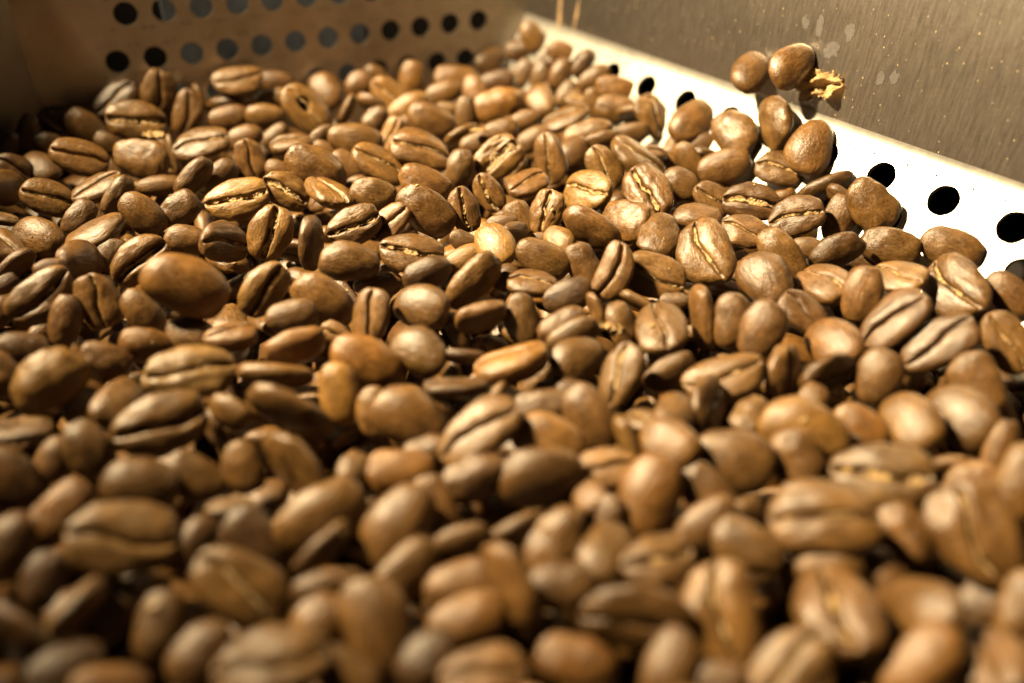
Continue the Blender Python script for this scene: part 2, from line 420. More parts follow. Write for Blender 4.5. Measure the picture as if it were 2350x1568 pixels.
# ---------------------------------------------------------------- survey of the heap
# Survey of the heap: one row per bean, grouped by the photo tile it was read from.
# x y = centre, L W = outline length and width (tile units), a = direction of the long axis,
# r = roll about it (0 = creased flat side to the viewer, 180 = rounded back), then flags:
# p pale, d dark (for some, shade put into the tone), w warm, g greyish, c chaff in the crease, o wide open crease, s smooth, k wrinkled, u lifted, n = lower
TILES = {
'A': (0, 100, 3.672, """
106 55 46 27 35 25 d
145 47 38 32 75 -10 k
218 38 46 28 5 28
212 56 44 15 5 95
210 70 36 20 10 180
172 67 40 28 75 0
185 53 28 10 -60 90 n
125 74 56 34 -8 12 co
150 66 30 22 80 180 n
78 80 46 25 -40 165
26 86 36 22 80 165 d
45 78 26 9 -35 90 dn
47 96 30 15 -35 180 d
50 69 26 14 10 180 dn
73 108 56 33 -18 25
38 116 28 22 -40 200
130 109 50 37 -10 180 k
185 95 52 27 18 42
159 105 38 9 -72 90 gn
12 116 34 20 -25 10 d
7 136 34 30 0 180
43 144 50 31 -20 15 c
90 137 50 22 25 58
108 142 40 18 55 150 g
178 125 44 18 50 150 d
200 126 40 25 40 170 d
218 146 58 37 18 18 pco
230 109 38 26 -65 0
225 90 28 20 20 180
147 134 42 16 5 180 n
5 100 30 20 60 180 dn
62 69 24 14 20 180 dn
100 95 24 16 -30 180 n
15 98 22 14 40 180 dn
"""),
'B': (640, 100, 3.672, """
8 70 36 22 -5 170
18 36 34 15 -5 180 d
15 53 30 16 15 180
45 63 52 34 -45 18 h
64 47 36 28 -55 180
95 41 26 22 30 180
83 65 34 12 65 100
106 58 26 14 -25 120
122 50 40 22 -50 10 pc
143 35 32 24 80 180 w
140 61 42 18 35 170 p
110 33 20 14 -40 180
172 48 34 20 20 180 w
183 31 38 15 0 180 w
201 46 26 20 -70 180 w
192 67 30 14 85 180
222 60 44 32 20 180 w
217 20 30 26 20 180 d
222 35 32 14 10 180 d
160 72 46 26 -25 180
175 64 16 12 0 180
91 91 50 28 -12 180 s
32 97 38 30 10 60 c
17 88 24 14 40 180 n
60 90 28 14 40 150
64 101 20 12 -30 180 n
55 116 60 29 -32 180 k
83 117 34 26 -30 180 n
113 112 54 25 -32 38 c
151 102 56 35 -22 32
124 88 36 18 70 20 pcn
187 118 34 24 75 180
222 109 48 37 38 0 pcoq
67 141 40 33 -40 45 ck
108 142 42 31 -15 180 k
155 130 50 27 -25 180
157 156 58 36 -38 175 k
191 156 42 28 -70 5 co
214 140 36 22 -55 -20 co
27 139 46 32 -25 10 co
22 121 24 16 -30 180 n
92 133 18 14 20 180 n
188 88 30 12 30 120
225 83 26 18 10 180
202 95 26 18 20 180
162 85 30 14 -30 180 n
110 73 22 18 50 180
135 78 20 12 40 180 n
"""),
'C': (1280, 60, 3.672, """
19 12 30 22 -60 180
8 24 24 18 10 180 d
45 25 28 16 -20 180
10 45 24 18 60 180
28 46 32 17 65 180
45 47 32 19 65 165
66 37 26 14 60 150 d
76 50 34 18 35 160
95 58 38 20 -15 180 w
26 70 30 26 -60 180
50 66 24 16 60 180
64 70 24 16 -10 30
96 78 39 26 -5 180
129 86 42 28 -62 42
165 91 45 36 40 180
204 101 45 40 -50 180
5 75 26 24 0 180 w
12 86 22 10 15 180
50 87 44 20 22 60
70 100 46 22 20 180
82 108 28 16 10 140
110 101 32 20 15 160
35 123 48 29 -78 -32
20 106 34 22 30 180 n
14 147 36 26 25 40 c
84 132 44 30 -60 0 c
70 154 43 40 -8 15 pc
124 156 52 45 -65 0 ck
114 124 54 26 -38 60
162 125 36 22 -55 150
131 119 16 14 0 40
195 128 50 24 15 175
155 148 34 27 -30 180
173 110 24 18 0 180 n
140 126 24 16 -20 180 n
56 119 30 24 40 180 dn
150 112 20 16 60 180 n
5 95 24 14 -20 180 n
"""),
'D': (1920, 100, 3.672, """
6 76 46 36 -70 135
39 99 52 42 70 180 s
10 119 44 32 -10 30 c
53 136 56 22 22 112 d
95 152 52 43 -50 180 k
"""),
'E': (0, 480, 3.672, """
35 42 47 36 -20 180
72 24 36 20 55 180 k
88 37 58 24 28 -115
131 19 49 27 -42 180
165 16 34 27 40 180 k
4 25 22 12 -10 60 g
3 48 30 26 -50 30
14 68 42 20 40 120
46 70 26 13 10 170
73 64 35 31 10 180
98 62 42 28 60 180
128 62 58 35 42 -5 o
172 44 42 26 -10 180
205 47 44 38 0 8 c
170 86 82 54 -22 180 usw
38 96 68 42 35 0 c
60 118 44 26 80 175
90 100 52 40 -65 0 c
131 110 44 30 -50 180
173 131 36 28 -10 180
134 141 46 30 -15 170 w
20 141 50 25 -5 180 d
212 134 50 30 10 60 w
0 110 24 18 80 180
160 52 20 14 -50 180 n
3 85 24 14 30 180 dn
"""),
'F': (640, 480, 3.672, """
13 38 51 40 68 0 pco
51 47 50 22 88 120 d
90 31 50 36 28 5 cok
86 63 55 33 -5 180 s
124 27 34 18 50 20
143 57 58 37 -5 24 co
157 73 46 22 25 160 d
191 46 24 16 -30 180 dn
219 49 37 32 -60 180 Ps
226 28 24 12 5 180
191 62 32 20 25 180 pn
200 80 62 26 46 150
230 79 22 18 60 180 d
112 85 44 18 5 170 n
62 96 62 28 -35 160
7 89 56 34 50 -10 p
33 114 46 30 12 180
106 113 49 34 80 25
152 106 50 42 -10 180 s
207 115 48 28 18 130
150 147 52 43 -30 180 s
36 140 58 26 18 150 w
102 155 70 42 -28 180 w
74 131 26 16 -30 0 pn
190 150 34 12 -5 100 d
185 128 30 16 -60 180 dn
"""),
'G': (1280, 460, 3.672, """
32 26 42 30 70 20 ck
72 41 58 32 -35 135
105 34 43 40 -20 180 kw
136 47 34 32 75 180
171 28 44 20 -5 -135 k
184 14 36 26 -40 10 c
219 15 52 29 -5 14 dkco
215 45 46 30 -12 28 c
178 63 60 52 -72 0 c
232 88 54 46 -50 180 s
128 83 62 38 -15 14 c
92 82 58 32 65 12 uv
28 67 52 29 -28 180 s
43 53 25 22 -40 180 kp
25 50 14 10 0 180 n
66 75 40 26 -60 180
8 33 30 22 -55 180 n
3 46 20 20 0 180
18 92 42 26 -5 52 c
51 103 38 26 20 180 d
9 124 44 28 -80 180
46 131 40 26 25 180
56 137 52 20 28 150
78 117 30 14 -70 100
117 110 34 12 -30 100 n
103 130 42 26 -65 -130 c
137 133 47 47 -80 0
175 123 60 28 -82 100
201 126 52 24 82 180
229 135 56 42 65 180 s
60 162 50 42 30 180 s
98 110 24 14 20 180 n
150 108 24 14 0 180 dn
"""),
'H': (1920, 480, 3.672, """
26 23 52 36 18 18 dc
65 24 44 30 70 180
112 49 56 32 -15 180 k
168 51 58 36 -20 180
12 58 54 36 -55 180 k
62 54 54 24 28 155 d
36 51 24 16 -10 180 n
52 85 46 42 -35 28 c
86 94 52 38 75 180
120 79 50 34 -12 42 c
172 88 62 57 -55 -5 c
222 94 52 34 -45 180
115 118 74 36 42 32 d
31 110 40 28 -40 40 d
60 140 54 48 -40 180 sw
157 137 76 34 30 22 d
220 138 62 42 -60 5 c
85 62 26 16 -20 180 dn
205 118 30 20 -50 180 dn
"""),
'I': (0, 860, 2.755, """
34 26 56 40 40 180 p
73 10 33 18 -20 180
131 20 62 36 5 22 gk
111 55 65 42 22 0 o
82 42 36 30 40 180
190 20 52 17 -5 100
200 46 62 24 -28 112
158 47 25 18 -30 140
204 85 58 30 -50 -50
168 85 30 24 -70 180
16 60 42 18 10 60
61 73 43 34 -60 180
37 81 29 20 75 180
9 93 50 36 -50 180
1 22 28 24 -60 180
97 98 54 40 -10 180 s
135 92 46 32 -25 180
44 114 49 34 50 180 w
84 132 78 46 2 8 g
158 113 28 14 8 70
135 139 36 20 65 160
175 134 40 30 -50 180 d
6 138 50 34 60 180
222 116 68 33 28 165
222 140 50 16 42 110
149 60 26 12 -60 110 n
60 40 30 24 20 180 dn
60 135 30 20 -30 180 dn
"""),
'J': (853, 860, 2.755, """
-1 34 44 26 -80 180 Ps
79 29 44 16 2 80 d
118 14 52 30 18 70 wc
193 22 46 27 68 30 c
226 18 36 14 30 150
48 52 56 40 -30 180 s
23 47 30 14 -80 180
95 59 63 28 38 22
106 35 18 12 45 90 p
139 42 34 18 10 180 d
143 63 50 27 -15 180 ps
171 50 50 28 -60 168
198 68 34 10 -68 90 p
207 53 20 16 -20 40 c
225 69 36 30 -30 180 w
229 50 26 24 60 180
9 87 22 18 50 180
41 86 46 28 5 180 w
92 91 46 26 25 170 d
137 91 60 38 14 160 s
182 86 36 23 0 20 p
170 104 20 20 -50 180
212 106 62 43 70 180 sw
185 118 24 17 80 180
40 126 64 44 60 180 s
65 111 38 17 -60 180
148 136 50 36 60 180
122 127 36 12 25 110
83 134 32 14 15 150
184 144 36 33 60 180
218 150 42 34 20 20 o
150 35 30 20 10 180 dn
60 75 30 20 20 180 dn
"""),
'K': (1706, 860, 2.755, """
28 22 56 26 12 28 c
17 43 40 28 75 -50
69 20 37 24 82 -50
99 21 38 27 20 -45 d
135 23 39 33 70 180 s
204 27 45 34 -60 180
157 54 46 39 -50 180 s
191 50 54 42 -35 180 s
84 54 63 26 -20 180 Ps
89 39 21 18 60 180
122 58 37 27 -35 180 w
48 50 24 22 60 180 g
35 80 56 43 -15 180 s
79 80 43 34 -65 180
137 88 70 38 0 14 cog
97 117 76 40 -5 15
219 73 41 20 70 150
203 96 45 28 -15 180
233 96 56 22 75 170
162 107 40 24 -10 180 dk
152 132 46 34 -60 180
201 130 78 54 -55 0 c
17 123 44 26 35 170
18 100 38 20 -40 180 d
46 115 18 16 0 180
45 139 52 34 -25 180
184 82 28 10 5 100
110 75 30 20 20 180 dn
215 45 40 22 -60 180 dn
"""),
'L': (0, 1139, 2.755, """
165 91 71 50 -35 0 c
30 85 36 20 70 180 d
51 104 62 15 45 100
77 108 42 27 45 180 d
14 126 70 26 -42 112 d
110 118 50 27 75 180
138 136 52 32 50 180
188 145 80 50 20 20
220 119 48 35 60 180 w
226 92 42 22 10 150
74 158 46 22 0 180 w
100 95 30 24 10 180 dn
45 150 60 40 20 180 dn
"""),
'M': (853, 1139, 2.755, """
24 118 72 46 -75 180 s
46 77 42 20 50 160
83 86 54 28 15 180
87 110 56 30 20 180 w
117 88 64 18 -62 120
203 112 78 46 -5 -30 d
162 138 52 26 -10 180 w
97 149 60 34 10 10
152 116 16 16 0 180 n
226 145 46 30 65 180
3 152 42 30 -40 180
60 140 40 30 40 180 dn
150 90 40 30 0 180 dn
"""),
'N': (1706, 1139, 2.755, """
27 108 73 54 -85 0 c
107 108 68 56 -60 10 o
136 85 38 18 -75 160
166 106 54 45 -30 180 s
165 143 66 44 45 180 w
211 142 58 46 -50 10
232 105 52 34 70 180
72 145 68 40 42 0 c
24 154 32 22 0 180
100 79 42 20 5 150
85 70 40 30 0 180 dn
205 105 40 28 20 180 dn
"""),
}

# ---------------------------------------------------------------- bean shapes
def sstep(a, b, x):
    t = min(1, max(0, (x - a) / (b - a)))
    return t * t * (3 - 2 * t)

class Shape:
    """One bean form: x along, z out of the creased side; fits -1..1 in x and y, about -0.9..0.75 in z."""
    def __init__(self, seed, gw=0.075, depth=0.30, curve=0.10, lumps=0.05, wrinkle=0.012, egg=0.06, top=0.54, hollow=0.0, broken=0.0, bend=None, arch=None):
        self.p = (seed, gw, depth, curve, lumps, wrinkle, egg, top, hollow, broken)
        self.cache = {}
        r = random.Random(seed)
        self.ph, self.z = r.uniform(-0.5, 0.5), r.uniform(0, 60)
        self.sgn = r.choice((-1, 1))
        self.bend, self.arch = (r.uniform(-0.12, 0.12) if bend is None else bend), (r.uniform(-0.12, 0.06) if arch is None else arch)
    def s(self, x):
        return self.sgn * self.p[3] * 1.35 * math.sin(2.3 * x + self.ph) + 0.07 * noise.noise(Vector((x * 3.2, self.z, 7.0)))
    def build(self, nu, nv):
        if (nu, nv) in self.cache:
            return self.cache[(nu, nv)]
        seed, gw, depth, curve, lumps, wr, egg, top, hollow, broken = self.p
        vs, fl = [], []
        def point(x, rho, ph):
            c, s = math.cos(ph), math.sin(ph)
            y = rho * c
            if s >= 0:
                zz = top * rho ** 0.75 * (1 - abs(c) ** 3.2) ** 0.5
                win = 1 - c * c
                tap = sstep(0.0, 0.22, 1 - abs(x))
                yy = y / gw
                g = depth * (0.25 + 0.75 * tap) * math.exp(-abs(yy) ** 4) * (1 + 0.3 * noise.noise(Vector((x * 3, self.z, 2))))
                lip = (0.05 * math.exp(-((abs(y) - 0.36) / 0.22) ** 2) - 0.06 * math.exp(-(y / (gw * 2.2)) ** 2)) * tap
                zz += lip * win - g * rho ** 0.3
                if broken:
                    zz -= broken * sstep(-0.1, 0.35, y + 0.25 * noise.noise(Vector((x * 3, 4.4, self.z)))) * rho * (0.7 + 0.5 * noise.noise(Vector((x * 5, y * 5, self.z))))
                if hollow:
                    zz -= hollow * math.exp(-(((x + 0.12) ** 2 + (y + 0.02) ** 2) / 0.055) ** 2)
                y += self.s(x) * win * (1 - abs(y))
            else:
                zz = -0.95 * rho ** 0.92 * abs(s) ** 0.93
            w = 1 + egg * x
            p = Vector((x, y * w + self.bend * (x * x - 0.35), zz + self.arch * (x * x - 0.35)))
            q = Vector((p.x + self.z, p.y, p.z))
            nrm = Vector((x * 0.7, c * rho, s * rho))
            d = lumps * noise.noise(q * 1.5) + lumps * 0.45 * noise.noise(q * 3.1)
            d += wr * noise.noise(Vector((q.x * 3, q.y * 8, q.z * 8))) + wr * 0.5 * noise.noise(q * 13)
            p += nrm * d
            f = sstep(0.05, 0.45, s) * sstep(0.05, 0.3, 1 - abs(c)) if s > 0 else 0.0
            return p, f
        p, f = point(-1.0, 1e-4, -math.pi / 2)
        vs.append(tuple(p)); fl.append(0.0)
        for i in range(1, nu):
            u = math.pi * i / nu
            x, rho = -math.cos(u), math.sin(u) ** 0.73
            for j in range(nv):
                t = 2 * math.pi * j / nv
                p, f = point(x, rho, t + 0.72 * math.cos(t))
                vs.append(tuple(p)); fl.append(f)
        p, f = point(1.0, 1e-4, -math.pi / 2)
        vs.append(tuple(p)); fl.append(0.0)
        fs = []
        for j in range(nv):
            fs.append((0, 1 + (j + 1) % nv, 1 + j))
        for i in range(nu - 2):
            a = 1 + i * nv
            for j in range(nv):
                k = (j + 1) % nv
                fs.append((a + j, a + k, a + nv + k, a + nv + j))
        a, e = 1 + (nu - 2) * nv, len(vs) - 1
        for j in range(nv):
            fs.append((a + j, a + (j + 1) % nv, e))
        V = np.array(vs); V[:, 2] += 0.12
        self.cache[(nu, nv)] = (V, fs, np.array(fl))
        return self.cache[(nu, nv)]
    def chaff(self, wild=0.0, nx=26, ny=5):
        seed, gw, depth, curve, lumps, wr, egg, top, hollow, broken = self.p
        r = random.Random(seed + 5)
        vs, fs = [], []
        X = 0.80
        for i in range(nx + 1):
            x = -X + 2 * X * i / nx
            hw = gw * (0.80 + 0.35 * noise.noise(Vector((x * 5, 1.3, self.z)))) * (1 + wild) * sstep(0, 0.14, X - abs(x) + 0.03) * (0.12 + 0.88 * sstep(-0.32, 0.05, noise.noise(Vector((x * 2.4, self.z, 1.0)))))
            rho = math.sqrt(max(0, 1 - x * x))
            zt = top * rho ** 0.75 + 0.12 + self.arch * (x * x - 0.35)
            for j in range(ny + 1):
                v = -1 + 2 * j / ny
                y = self.s(x) + self.bend * (x * x - 0.35) + hw * v
                z = zt - depth * (0.60 - 0.40 * max(0, wild)) + 0.07 * v * v + (0.05 + 0.12 * wild) * noise.noise(Vector((x * 9, v * 2.5, self.z + 3))) + 0.03 * r.uniform(-1, 1)
                vs.append((x + 0.01 * r.uniform(-1, 1), y + 0.015 * r.uniform(-1, 1), z))
        for i in range(nx):
            for j in range(ny):
                if r.random() < 0.08:
                    continue
                a = i * (ny + 1) + j
                fs.append((a, a + ny + 1, a + ny + 2, a + 1))
        return np.array(vs), fs

SHAPES = {
    '': [Shape(11), Shape(12, 0.065, 0.28, 0.15, 0.07), Shape(13, 0.09, 0.32, 0.08, 0.06, egg=-0.08), Shape(14, 0.075, 0.30, 0.13, 0.085, egg=0.12), Shape(15, 0.06, 0.28, 0.18, 0.07, top=0.46), Shape(16, 0.08, 0.30, 0.11, 0.09, egg=-0.13), Shape(17, 0.085, 0.30, 0.16, 0.08, top=0.60), Shape(18, 0.07, 0.28, 0.12, 0.11, bend=0.20, egg=0.10), Shape(19, 0.08, 0.30, 0.10, 0.10, bend=-0.18, top=0.48), Shape(20, 0.065, 0.28, 0.20, 0.12, egg=-0.16, arch=-0.2)],
    'o': [Shape(21, 0.14, 0.42, 0.10, 0.08, 0.02), Shape(22, 0.12, 0.40, 0.14, 0.08, 0.018), Shape(23, 0.16, 0.44, 0.08, 0.09, 0.022)],
    'k': [Shape(31, 0.09, 0.34, 0.12, 0.11, 0.030), Shape(32, 0.075, 0.32, 0.17, 0.10, 0.036), Shape(33, 0.10, 0.34, 0.10, 0.12, 0.026)],
    's': [Shape(41, 0.075, 0.28, 0.09, 0.045, 0.004), Shape(42, 0.07, 0.28, 0.12, 0.055, 0.005, egg=0.12), Shape(43, 0.07, 0.28, 0.12, 0.06, 0.005, egg=-0.10)],
    'h': [Shape(51, 0.06, 0.02, 0.05, 0.05, 0.012, hollow=1.1)],
    'v': [Shape(71, 0.10, 0.34, 0.06, 0.06, 0.014, top=0.40, bend=0.42)],
    'q': [Shape(61, 0.20, 0.42, 0.08, 0.08, 0.03, broken=0.30)],
}
def finish(me, V, fl, mats, lc=None, tone=None):
    me.polygons.foreach_set('use_smooth', [True] * len(me.polygons))
    a = me.attributes.new('lc', 'FLOAT_VECTOR', 'POINT')
    a.data.foreach_set('vector', (V if lc is None else lc).astype(np.float32).ravel())
    a = me.attributes.new('flat', 'FLOAT', 'POINT')
    a.data.foreach_set('value', fl.astype(np.float32))
    if tone is not None:
        a = me.attributes.new('tone', 'FLOAT_COLOR', 'POINT')
        a.data.foreach_set('color', tone.astype(np.float32).ravel())
    for m in mats:
        me.materials.append(m)
    me.update()
MESH = {}
def bean_mesh(key, i, big):
    k = (key, i, big)
    if k not in MESH:
        V, F, fl = SHAPES[key][i].build(*((44, 56) if big else (30, 40)))
        me = bpy.data.meshes.new('coffee_bean')
        me.from_pydata(V.tolist(), [], F)
        finish(me, V, fl, [M_BEAN])
        MESH[k] = me
    return MESH[k]
def chaff_mesh(key, i, wild):
    k = ('chaff', key, i, wild)
    if k not in MESH:
        V, F = SHAPES[key][i].chaff(wild)
        me = bpy.data.meshes.new('chaff')
        me.from_pydata(V.tolist(), [], F)
        me.materials.append(M_CHAFF)
        MESH[k] = me
    return MESH[k]

# ---------------------------------------------------------------- where each bean lies
R = random.Random(5)
EDGE = [(0, 300), (100, 285), (200, 250), (480, 235), (700, 220), (900, 185), (1100, 120), (1205, 75), (1330, 118), (1430, 195), (1500, 240), (1560, 262),
        (1720, 335), (1900, 400), (1940, 430), (2060, 545), (2110, 575), (2270, 650), (2350, 690), (2600, 820)]
def edge_y(x):
    return float(np.interp(x, [e[0] for e in EDGE], [e[1] for e in EDGE]))
def ledge_z(x, y):                # height of the ledge above a spot
    w = (x - CORNER[0]) * NIN[0] + (y - CORNER[1]) * NIN[1]
    lim = 0.0242 * math.cos(A_LEDGE)
    return CORNER[2] - min(w, lim) * math.tan(A_LEDGE) - max(0, w - lim) * 4.7
def surf_z(y):                    # the open heap sinks a little towards the camera
    return -0.006 * sstep(0.16, 0.03, y) if y < 0.16 else 0.0
surf_z = lambda y: -0.007 * sstep(0.0, 1.0, (0.15 - y) / 0.11)

class Bean: pass
beans = []
def place(px, py, L, W, ang, roll, flags, key, on_side=False):
    ro0 = abs(math.sin(math.radians(roll)))
    if 'n' not in flags and not on_side:
        Wm = L * (0.66 if ro0 < 0.35 else 0.57 if ro0 < 0.72 else 0.42)
        if W < Wm and 'v' not in flags:
            th0 = math.radians(ang)
            py += 0.5 * (Wm - W) * abs(math.cos(th0)) * 0.8
            W = Wm
    b = Bean()
    b.px, b.py, b.flags, b.key, b.roll, b.area = px, py, flags, key, roll, L * W
    d = ray(px, py)
    P = CAM + d * (-CAM_H / d[2])
    for _ in range(4):
        t = (surf_z(P[1]) - CAM_H) / d[2]
        P = CAM + d * t
    half = 0.5 * W * t / FPX
    cands = [t]
    for Pp, n, off in ((CORNER, N_LEDGE, 0.55), (P_BACK, NB, 0.75), (L_CORNER, NL, 0.75)):
        dn = np.dot(d, n)
        if dn < -1e-6:
            q = (np.dot(Pp - CAM, n) + off * half) / dn
            if q > 0:
                cands.append(q)
    t = min(cands)
    if on_side:
        t = (np.dot(CORNER - CAM, N_SIDE) + 0.0033) / np.dot(d, N_SIDE)
    # very big or very small outlines: mostly nearer / farther in the heap
    size = L * t / FPX
    lift = 1.0
    if not on_side and size > 0.0118:
        lift = (0.0118 / size) ** 0.3
    if size < 0.0080 and not on_side:          # only part of it shows: a full bean, a little deeper
        g = min(1.22, 0.0080 / size)
        L, W = L * g, W * g
        lift *= 1.012
    if 'n' in flags:
        lift *= 1.028
    if 'u' in flags:
        lift *= 0.985
    b.t = b.t0 = t * lift
    b.d = d
    b.L, b.W, b.ang = L, W, ang
    b.lo = b.t * (0.965 if not on_side else 1)
    b.hi = b.t * (1.05 if not on_side else 1)
    for Pp, n, off in ((CORNER, N_LEDGE, 0.55), (P_BACK, NB, 0.7), (L_CORNER, NL, 0.7)):
        dn = np.dot(d, n)
        if dn < -1e-6 and not on_side:
            q = (np.dot(Pp - CAM, n) + off * half) / dn
            if q > 0:
                b.hi = min(b.hi, max(q, b.lo))
    # axes in space from the direction seen
    u = d / np.linalg.norm(d)
    th, ro = math.radians(ang), math.radians(roll)
    e = math.cos(th) * RT + math.sin(th) * UP
    p = -math.sin(th) * RT + math.cos(th) * UP
    e = e - u * np.dot(e, u); p = p - u * np.dot(p, u)
    L *= np.linalg.norm(e); W *= np.linalg.norm(p)      # outlines stretch towards the frame's corners
    e /= np.linalg.norm(e)
    p -= e * np.dot(p, e); p /= np.linalg.norm(p)
    s_r, c_r = abs(math.sin(ro)), abs(math.cos(ro))
    a = L / 2
    tau = 0.0
    ck = R.uniform(0.60, 0.70)
    if s_r > 0.8:
        bb, cc = 0.70 * a, min(0.60 * a, max(0.30 * a, W / 2 * 0.98))
    else:
        bb = W / 2 / math.sqrt(c_r ** 2 + (ck * s_r) ** 2)
        if bb > 0.80 * a:
            a2 = bb / 0.78
            q = ((L / 2 / a2) ** 2 - 0.25) / 0.75
            tau = math.acos(math.sqrt(min(1, max(0.25, q)))) * (-1 if math.sin(th) >= 0 else 1)
            a = a2
        bb = max(bb, 0.50 * a)
        cc = ck * bb if bb > 0.6 * a else 0.42 * a
    n = math.cos(ro) * (-u) + math.sin(ro) * p
    if tau:
        e = math.cos(tau) * e + math.sin(tau) * (-u)
        y0 = np.cross(n, e)
        n = np.cross(e, y0 / np.linalg.norm(y0))
    n = n - e * np.dot(n, e); n /= np.linalg.norm(n)
    b.ax = np.array([e, np.cross(n, e), n])           # rows: long, wide, thick
    b.abc = 1.02 * np.array([a, bb, cc]) / FPX               # times t = metres
    if on_side:                                        # resting against the wall, touching it
        for _ in range(3):
            h = math.sqrt(float((((b.ax @ N_SIDE) * b.abc * b.t) ** 2).sum()))
            b.t = (np.dot(CORNER - CAM, N_SIDE) + 0.93 * h) / np.dot(d, N_SIDE)
        b.lo = b.hi = b.t
    beans.append(b)
    return b
ORDER = 'ABCDEFGHIJKLMN'
for T in ORDER:
    ox, oy, scl, txt = TILES[T]
    for i, line in enumerate(txt.strip().splitlines()):
        w = line.split()
        x, y, L, W, a, r = map(float, w[:6])
        q = 9.18 / scl
        place(ox * .918 + x * q, oy * .918 + y * q, L * q, W * q, a, r, w[6] if len(w) > 6 else '', (T, i))
lb1 = place(1723, 166, 96, 84, 60, 182, 's', ('ledge', 1), True)
lb2 = place(1818, 150, 114, 90, 42, 178, 'sy', ('ledge', 2), True)

# settle: slide overlapping beans apart along their lines of sight until they only touch
nB = len(beans)
D = np.array([b.d for b in beans]); DN = D / np.linalg.norm(D, axis=1)[:, None]
T = np.array([b.t for b in beans]); LO = np.array([b.lo for b in beans]); HI = np.array([b.hi for b in beans])
AX = np.array([b.ax for b in beans]); ABC0 = np.array([b.abc for b in beans])
fixed = np.array([b.key[0] == 'ledge' for b in beans])
for it in range(70):
    P = CAM + D * T[:, None]
    S = ABC0 * T[:, None]
    dv = P[None] - P[:, None]                          # i -> j
    dist = np.linalg.norm(dv, axis=2) + 1e-9
    ii, jj = np.where((dist < 0.016) & (np.arange(nB)[:, None] < np.arange(nB)[None]))
    n = dv[ii, jj] / dist[ii, jj][:, None]
    hi_ = np.sqrt((((AX[ii] @ n[:, :, None])[:, :, 0] * S[ii]) ** 2).sum(1))
    hj_ = np.sqrt((((AX[jj] @ n[:, :, None])[:, :, 0] * S[jj]) ** 2).sum(1))
    ov = 0.86 * (hi_ + hj_) - dist[ii, jj]
    k = ov > 0
    mv = np.zeros(nB)
    sg = np.sign(T[jj] - T[ii]); sg[sg == 0] = 1
    st = 0.30 * ov * (0.35 + np.abs((n * DN[ii]).sum(1)))
    np.add.at(mv, ii[k], -(sg * st)[k]); np.add.at(mv, jj[k], (sg * st)[k])
    mv = np.clip(mv, -0.0006, 0.0006); mv[fixed] = 0
    T = np.clip(T + mv / np.linalg.norm(D, axis=1), LO, HI)
for b, t in zip(beans, T):
    b.t = t
    b.pos = CAM + b.d * t
    b.size = b.abc * t

# ---------------------------------------------------------------- labels
def tone_of(fl, r):
    j = r.uniform(0.78, 1.20)
    c = np.array([j, j * r.uniform(0.97, 1.03), j * r.uniform(0.94, 1.06)])
    if 'p' in fl: c *= (1.42, 1.48, 1.45)
    if 'P' in fl: c *= (1.65, 1.68, 1.40)
    if 'd' in fl: c *= (0.66, 0.64, 0.66)  # darker tone; shade of the corner and deep gaps is painted in here too
    if 'w' in fl: c *= (1.30, 1.22, 0.98)
    if 'g' in fl: c *= (1.15, 1.28, 1.60)
    return c
SPECIAL = {
    ('B', 3): 'hollow brown coffee bean with a dark round hole in its open end',
    ('B', 32): 'broken pale coffee bean split open and full of ragged gold chaff',
    ('A', 7): 'brown coffee bean gaping open with a bright gold patch of chaff',
    ('A', 26): 'large pale coffee bean with a wide wavy crease full of gold chaff',
    ('A', 16): 'round wrinkled brown coffee bean with its back up behind the creased ones',
    ('E', 14): 'biggest smooth coffee bean of the heap, lying high on its neighbours',
    ('F', 8): 'golden tan underroasted coffee bean standing among darker ones',
    ('F', 0): 'pale coffee bean with a wide straight gold crease facing up',
    ('F', 3): 'smooth glossy brown coffee bean lying below the bean with bright chaff',
    ('G', 8): 'broad pale coffee bean with a long thin S-shaped crease',
    ('G', 6): 'very dark wrinkled coffee bean with its crease full of chaff',
    ('G', 9): 'round smooth tan coffee bean half in its neighbour\'s shadow',
    ('G', 10): 'large coffee bean with a thin gold crease lying inside a curved one',
    ('G', 11): 'curved shell-like coffee bean hugging the large creased bean beside it',
    ('H', 10): 'broad creased coffee bean with two wide halves close to the bright ledge',
    ('H', 12): 'long slim coffee bean leaning over so its straight crease shows',
    ('H', 15): 'long dark slim coffee bean leaning, lying below another long slim one',
    ('I', 2): 'greyish pale coffee bean with an uneven dark crease',
    ('I', 3): 'brown coffee bean with a deep straight open crease across its flat side',
    ('J', 0): 'golden pale coffee bean standing on end between dark gaps',
    ('K', 8): 'long narrow golden coffee bean, the palest and yellowest of the heap',
    ('K', 14): 'greyish coffee bean with a wide gold-filled crease',
    ('K', 15): 'long smooth coffee bean lying flat with its faint crease up',
    ('N', 0): 'blurred upright coffee bean with a broad gold crease down its middle',
    ('M', 5): 'large coffee bean with its flat side turned down into shadow',
    ('M', 0): 'large blurred coffee bean standing upright with a bright sheen',
    ('D', 1): 'smooth oval coffee bean leaning on the bright ledge, casting a crisp shadow',
    ('D', 4): 'dimpled round coffee bean resting on the bright ledge over a hole',
    ('H', 3): 'rounded coffee bean lying against the bright ledge beside two of its holes',
    ('ledge', 1): 'round brown coffee bean perched on the side wall above the ledge',
    ('ledge', 2): 'oily glossy brown coffee bean stuck to the side wall beside the chaff flake',
}
